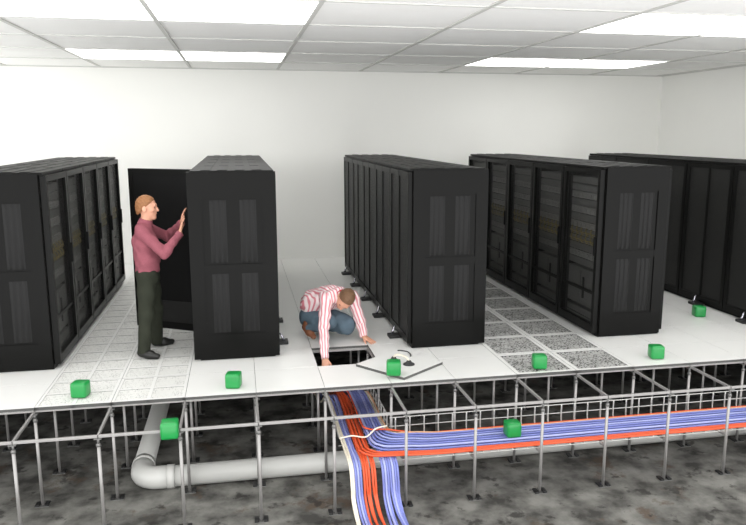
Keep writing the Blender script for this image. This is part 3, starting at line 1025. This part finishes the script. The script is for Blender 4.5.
def hair(material, c, f, u, org, parent, lo, hi, g=1.0):
    F = Field(lo, hi, 0.005)
    c = np.array(c, float)
    f = np.array(f, float); f /= np.linalg.norm(f)
    u = np.array(u, float); u -= f * (u @ f); u /= np.linalg.norm(u)
    l = np.cross(u, f)
    R = np.stack([f, l, u], 1)
    L = lambda a, b_, d: c + (f * a + l * b_ + u * d) * g
    F.ell(L(-0.011, 0, 0.017), g * np.array((0.1025, 0.083, 0.1025)), 0.0, R)
    F.ell(L(-0.052, 0, -0.035), g * np.array((0.056, 0.068, 0.075)), 0.03, R)
    F.wrinkle(0.0012, 160)
    # hairline: forward and down from the forehead, over the ears to the nape
    F.cut(L(0.060, 0, 0.058), (f * 0.70 - u * 0.70))
    F.cut(L(0.020, 0, -0.005), (f * 0.62 - u * 0.78))
    return F.mesh('hair', material, org, parent)


def eyes(L, f, org, parent):
    for s in (-1, 1):
        mb = MB()
        p = L(0.080, s * 0.031, -0.008) - np.array(org)
        bmesh.ops.create_uvsphere(mb.bm, u_segments=10, v_segments=8, radius=0.0105, matrix=Matrix.Translation(Vector(p)))
        mb.build('eye', 'eye', parent)


def shoe(material, heel, toe, org, parent, tilt_up=None):
    lo = np.minimum(heel, toe) - 0.11
    hi = np.maximum(heel, toe) + 0.13
    F = Field(lo, hi, 0.006)
    h_, t_ = np.array(heel, float), np.array(toe, float)
    d = t_ - h_
    dn = d / np.linalg.norm(d)
    upv = np.array((0, 0, 1.0)) - dn * dn[2]
    upv /= np.linalg.norm(upv)
    F.cone(h_ + upv * 0.012, h_ + d * 0.55 + upv * 0.008, 0.042, 0.048, 0.02)
    F.cone(h_ + d * 0.5, t_, 0.046, 0.034, 0.03, w=upv, s=0.8)
    F.cone(h_ + upv * 0.02 + d * 0.12, h_ + upv * 0.075 + d * 0.06, 0.046, 0.045, 0.03)
    F.cut(h_ - upv * 0.034, -upv)
    o = F.mesh('shoe', material, org, parent)
    # sole: a thin slab following the shoe's outline
    S = Field(lo, hi, 0.006)
    S.cone(h_ + upv * 0.012, h_ + d * 0.55 + upv * 0.008, 0.045, 0.051, 0.02)
    S.cone(h_ + d * 0.5, t_, 0.049, 0.037, 0.03)
    S.cut(h_ - upv * 0.026, upv)
    S.cut(h_ - upv * 0.0385, -upv)
    S.mesh('sole', 'sole' if material == 'shoe_brown' else 'shoe_black', org, o)
    return o


# ---- standing man
O1 = (0.87, 1.53, 0.0)
man = thing('person', 'person in a dusty rose shirt and dark trousers standing, hands raised to the open rack', 'person', (O1[0] - 0.012, O1[1] - 0.06, 0))
lo, hi = (0.60, 1.10, -0.02), (1.42, 2.02, 1.80)
B = Field(lo, hi, 0.006)
Y = (0, 1, 0)
sN, eN, wN = (0.845, 1.345, 1.375), (1.075, 1.285, 1.15), (1.235, 1.385, 1.35)
sF, eF, wF = (0.865, 1.715, 1.375), (1.055, 1.86, 1.25), (1.235, 1.69, 1.425)
hipN, kN, aN = (0.86, 1.445, 0.88), (0.835, 1.41, 0.48), (0.785, 1.365, 0.09)
hipF, kF, aF = (0.87, 1.615, 0.88), (0.905, 1.69, 0.48), (0.875, 1.785, 0.09)
B.cone((0.86, 1.53, 0.92), (0.865, 1.53, 1.06), 0.095, 0.088, 0.03, Y, 1.4)
B.cone((0.865, 1.53, 1.06), (0.855, 1.53, 1.25), 0.088, 0.105, 0.03, Y, 1.45)
B.cone((0.855, 1.53, 1.25), (0.85, 1.53, 1.36), 0.105, 0.08, 0.03, Y, 1.5)
B.cone((0.85, 1.38, 1.385), (0.85, 1.68, 1.385), 0.055, 0.055, 0.05)
B.cone((0.862, 1.53, 1.38), (0.888, 1.53, 1.56), 0.062, 0.054, 0.03)
for s_, e_, w_ in ((sN, eN, wN), (sF, eF, wF)):
    B.cone(s_, e_, 0.052, 0.040, 0.03)
    B.cone(e_, w_, 0.040, 0.026, 0.01)
for h_, k_, a_ in ((hipN, kN, aN), (hipF, kF, aF)):
    B.cone(h_, k_, 0.082, 0.055, 0.03)
    B.cone(k_, a_, 0.055, 0.036, 0.02)
    B.cone(a_, (a_[0] + 0.07, a_[1] + (-0.04 if a_ is aN else 0.02), 0.045), 0.034, 0.026, 0.02)
hc1, hf1, hu1 = (0.893, 1.53, 1.628), (1, -0.06, -0.04), (0.03, 0, 1)
L1, R1, f1_, u1_, l1_ = head(B, hc1, hf1, hu1, 1.05)
hand(B, wN, (0.22, 0.12, 1), (1, 0.1, -0.2), (0, 1, 0), 0.16)
hand(B, wF, (0.22, -0.05, 1), (1, -0.1, -0.2), (0, -1, 0), 0.16)
body = B.mesh('body', 'skin', O1, man)
eyes(L1, f1_, O1, man)
hair('hair_fair', hc1, hf1, hu1, O1, man, (0.74, 1.40, 1.46), (1.06, 1.66, 1.80), 1.05)
S = Field((0.60, 1.10, 0.82), (1.42, 2.02, 1.55), 0.006)
S.cone((0.865, 1.53, 0.90), (0.868, 1.53, 1.06), 0.122, 0.128, 0.03, Y, 1.38, flat0=True)
S.cone((0.868, 1.53, 1.06), (0.852, 1.53, 1.25), 0.128, 0.132, 0.03, Y, 1.42)
S.cone((0.852, 1.53, 1.25), (0.848, 1.53, 1.36), 0.128, 0.09, 0.03, Y, 1.5)
S.cone((0.848, 1.37, 1.385), (0.848, 1.69, 1.385), 0.066, 0.066, 0.05)
S.cone((0.858, 1.53, 1.40), (0.868, 1.53, 1.455), 0.075, 0.068, 0.02, flat=True)
for s_, e_, w_ in ((sN, eN, wN), (sF, eF, wF)):
    S.cone(s_, e_, 0.066, 0.055, 0.03)
    S.cone(e_, w_, 0.054, 0.038, 0.01, flat=True)
S.wrinkle(0.0034, 50)
S.cut((0, 0, 0.925), (0, 0, -1))
S.mesh('shirt', 'shirt_rose', O1, man)
Cc = Field((0.70, 1.38, 1.38), (1.04, 1.68, 1.56), 0.005)
Cc.cone((0.862, 1.53, 1.43), (0.880, 1.53, 1.492), 0.082, 0.067, 0.0, flat=True, flat0=True)
Cc.mesh('collar', 'shirt_rose', O1, man)
for wp, ep in ((wN, eN), (wF, eF)):
    wv, ev = np.array(wp), np.array(ep)
    dd = (wv - ev) / np.linalg.norm(wv - ev)
    Cf = Field(wv - 0.12, wv + 0.12, 0.005)
    Cf.cone(wv - dd * 0.05, wv + dd * 0.006, 0.043, 0.041, 0.0, flat=True, flat0=True)
    Cf.mesh('cuff', 'shirt_rose', O1, man)
Tm = Field((0.60, 1.20, 0.02), (1.12, 1.95, 1.0), 0.006)
Tm.cone((0.866, 1.53, 0.86), (0.866, 1.53, 0.935), 0.118, 0.112, 0.03, Y, 1.38, flat=True)
for h_, k_, a_ in ((hipN, kN, aN), (hipF, kF, aF)):
    Tm.cone(h_, k_, 0.104, 0.078, 0.04)
    Tm.cone(k_, (a_[0] + 0.012, a_[1], 0.045), 0.076, 0.066, 0.02, flat=True)
Tm.wrinkle(0.0038, 34)
Tm.mesh('trousers', 'trousers', O1, man)
Bl = Field((0.66, 1.30, 0.86), (1.08, 1.76, 0.97), 0.005)
Bl.cone((0.866, 1.53, 0.905), (0.866, 1.53, 0.938), 0.1205, 0.1195, 0.0, Y, 1.38, flat=True, flat0=True)
Bl.mesh('belt', 'belt', O1, man)
shoe('shoe_black', (0.765, 1.385, 0.040), (0.94, 1.285, 0.036), O1, man)
shoe('shoe_black', (0.865, 1.785, 0.040), (1.045, 1.835, 0.036), O1, man)

# ---- crouching man, one arm down the hole
O2 = (2.80, 1.62, 0.0)
man2 = thing('person', 'person in a pink striped shirt and jeans crouching, one arm reaching into the floor hole', 'person', O2)
lo, hi = (2.38, 0.85, -0.30), (3.50, 2.20, 0.75)
pel, mid, che = (2.66, 1.84, 0.28), (2.72, 1.79, 0.42), (2.87, 1.67, 0.50)
s1, e1, w1 = (2.805, 1.525, 0.525), (2.745, 1.31, 0.225), (2.725, 1.05, -0.055)
s2, e2, w2 = (3.115, 1.58, 0.505), (3.205, 1.535, 0.225), (3.235, 1.455, 0.055)
nb_ = (2.955, 1.565, 0.555)
hc2, hf2, hu2 = (3.015, 1.40, 0.53), (-0.42, -0.45, -0.78), (0.30, -0.78, 0.50)
HG = 1.12
hip1, k1_, a1_ = (2.62, 1.77, 0.25), (2.835, 1.49, 0.245), (2.615, 1.69, 0.13)
hip2, k2_, a2_ = (2.76, 1.84, 0.25), (3.055, 1.60, 0.145), (2.80, 1.98, 0.075)
sdv = np.array((0.90, 0.42, 0))
B = Field(lo, hi, 0.006)
B.cone(pel, mid, 0.115, 0.115, 0.03, sdv, 1.2)
B.cone(mid, che, 0.115, 0.110, 0.03, sdv, 1.25)
B.cone(che, nb_, 0.110, 0.07, 0.03, sdv, 1.25)
B.cone(s1, s2, 0.058, 0.058, 0.04)
B.cone(nb_, (3.00, 1.44, 0.525), 0.060, 0.052, 0.02)
for s_, e_, w_ in ((s1, e1, w1), (s2, e2, w2)):
    B.cone(s_, e_, 0.050, 0.040, 0.03)
    B.cone(e_, w_, 0.040, 0.027, 0.01)
for h_, k_, a_ in ((hip1, k1_, a1_), (hip2, k2_, a2_)):
    B.cone(h_, k_, 0.085, 0.060, 0.02)
    B.cone(k_, a_, 0.056, 0.036, 0.01)
L2, R2, f2_, u2_, l2_ = head(B, hc2, hf2, hu2, HG)
hand(B, w1, (-0.02, -0.45, -0.88), (0.1, 0.88, -0.45), (1, 0, 0), 0.25)
hand(B, w2, (0.55, -0.60, -0.30), (0, 0, -1), (-0.8, -0.5, 0), 0.02, spread=0.9)
B.mesh('body', 'skin', O2, man2)
eyes(L2, f2_, O2, man2)
hair('hair_brown', hc2, hf2, hu2, O2, man2, np.array(hc2) - 0.19, np.array(hc2) + 0.19, HG)


def stripe(V):
    bones = [(pel, mid), (mid, che), (che, nb_), (s1, e1), (e1, w1), (s2, e2), (e2, w2)]
    rad = [0.155, 0.155, 0.155, 0.066, 0.055, 0.066, 0.055]
    best = np.full(len(V), 9.0)
    out = np.zeros(len(V))
    for (a, b_), r in zip(bones, rad):
        a, b_ = np.array(a), np.array(b_)
        ba = b_ - a
        t = np.clip((V - a) @ ba / (ba @ ba), 0, 1)
        q_ = V - a - t[:, None] * ba
        d = np.linalg.norm(q_, axis=1) - r
        if r > 0.1:
            co = (V - np.array(che)) @ (sdv / np.linalg.norm(sdv))      # stripes run along the back
        else:
            u = ba / np.linalg.norm(ba)
            ref = np.cross(u, (0.3, 0.1, 0.9)); ref /= np.linalg.norm(ref)
            ref2 = np.cross(u, ref)
            co = np.arctan2(q_ @ ref2, q_ @ ref) * 0.0541
        m_ = d < best
        best = np.where(m_, d, best)
        out = np.where(m_, co, out)
    return out


S = Field(lo, hi, 0.006)
S.cone((2.665, 1.845, 0.31), mid, 0.145, 0.155, 0.03, sdv, 1.15, flat0=True)
S.cone(mid, che, 0.155, 0.140, 0.03, sdv, 1.25)
S.cone(che, nb_, 0.140, 0.088, 0.03, sdv, 1.3)
S.cone(s1, s2, 0.072, 0.072, 0.04)
for s_, e_, w_ in ((s1, e1, w1), (s2, e2, w2)):
    S.cone(s_, e_, 0.074, 0.062, 0.03)
    S.cone(e_, w_, 0.060, 0.042, 0.01, flat=True)
S.wrinkle(0.0038, 48)
S.mesh('shirt', 'shirt_striped', O2, man2, attr=stripe)
Cc = Field(np.array(nb_) - 0.18, np.array(nb_) + 0.18, 0.005)
na, nb3 = np.array(nb_), np.array((3.00, 1.44, 0.525))
dn = (nb3 - na) / np.linalg.norm(nb3 - na)
Cc.cone(na - dn * 0.01, na + dn * 0.062, 0.088, 0.074, 0.0, flat=True, flat0=True)
tag(Cc.mesh('collar', 'collar_red', O2, man2), 'red collar lining')
J = Field((2.38, 1.25, 0.005), (3.30, 2.20, 0.50), 0.006)
J.cone((2.675, 1.85, 0.22), (2.70, 1.82, 0.315), 0.142, 0.138, 0.03, sdv, 1.18)
for h_, k_, a_ in ((hip1, k1_, a1_), (hip2, k2_, a2_)):
    J.cone(h_, k_, 0.112, 0.088, 0.03)
    J.cone(k_, a_, 0.078, 0.062, 0.01, flat=True)
J.cone((2.93, 1.68, 0.21), (3.03, 1.60, 0.175), 0.125, 0.12, 0.04)
J.cut((0, 0, 0.006), (0, 0, -1))
J.wrinkle(0.0034, 36)
J.mesh('jeans', 'jeans', O2, man2)
shoe('shoe_brown', (2.575, 1.735, 0.125), (2.655, 1.585, 0.050), O2, man2)
shoe('shoe_brown', (2.80, 2.00, 0.05), (2.76, 2.16, 0.04), O2, man2)
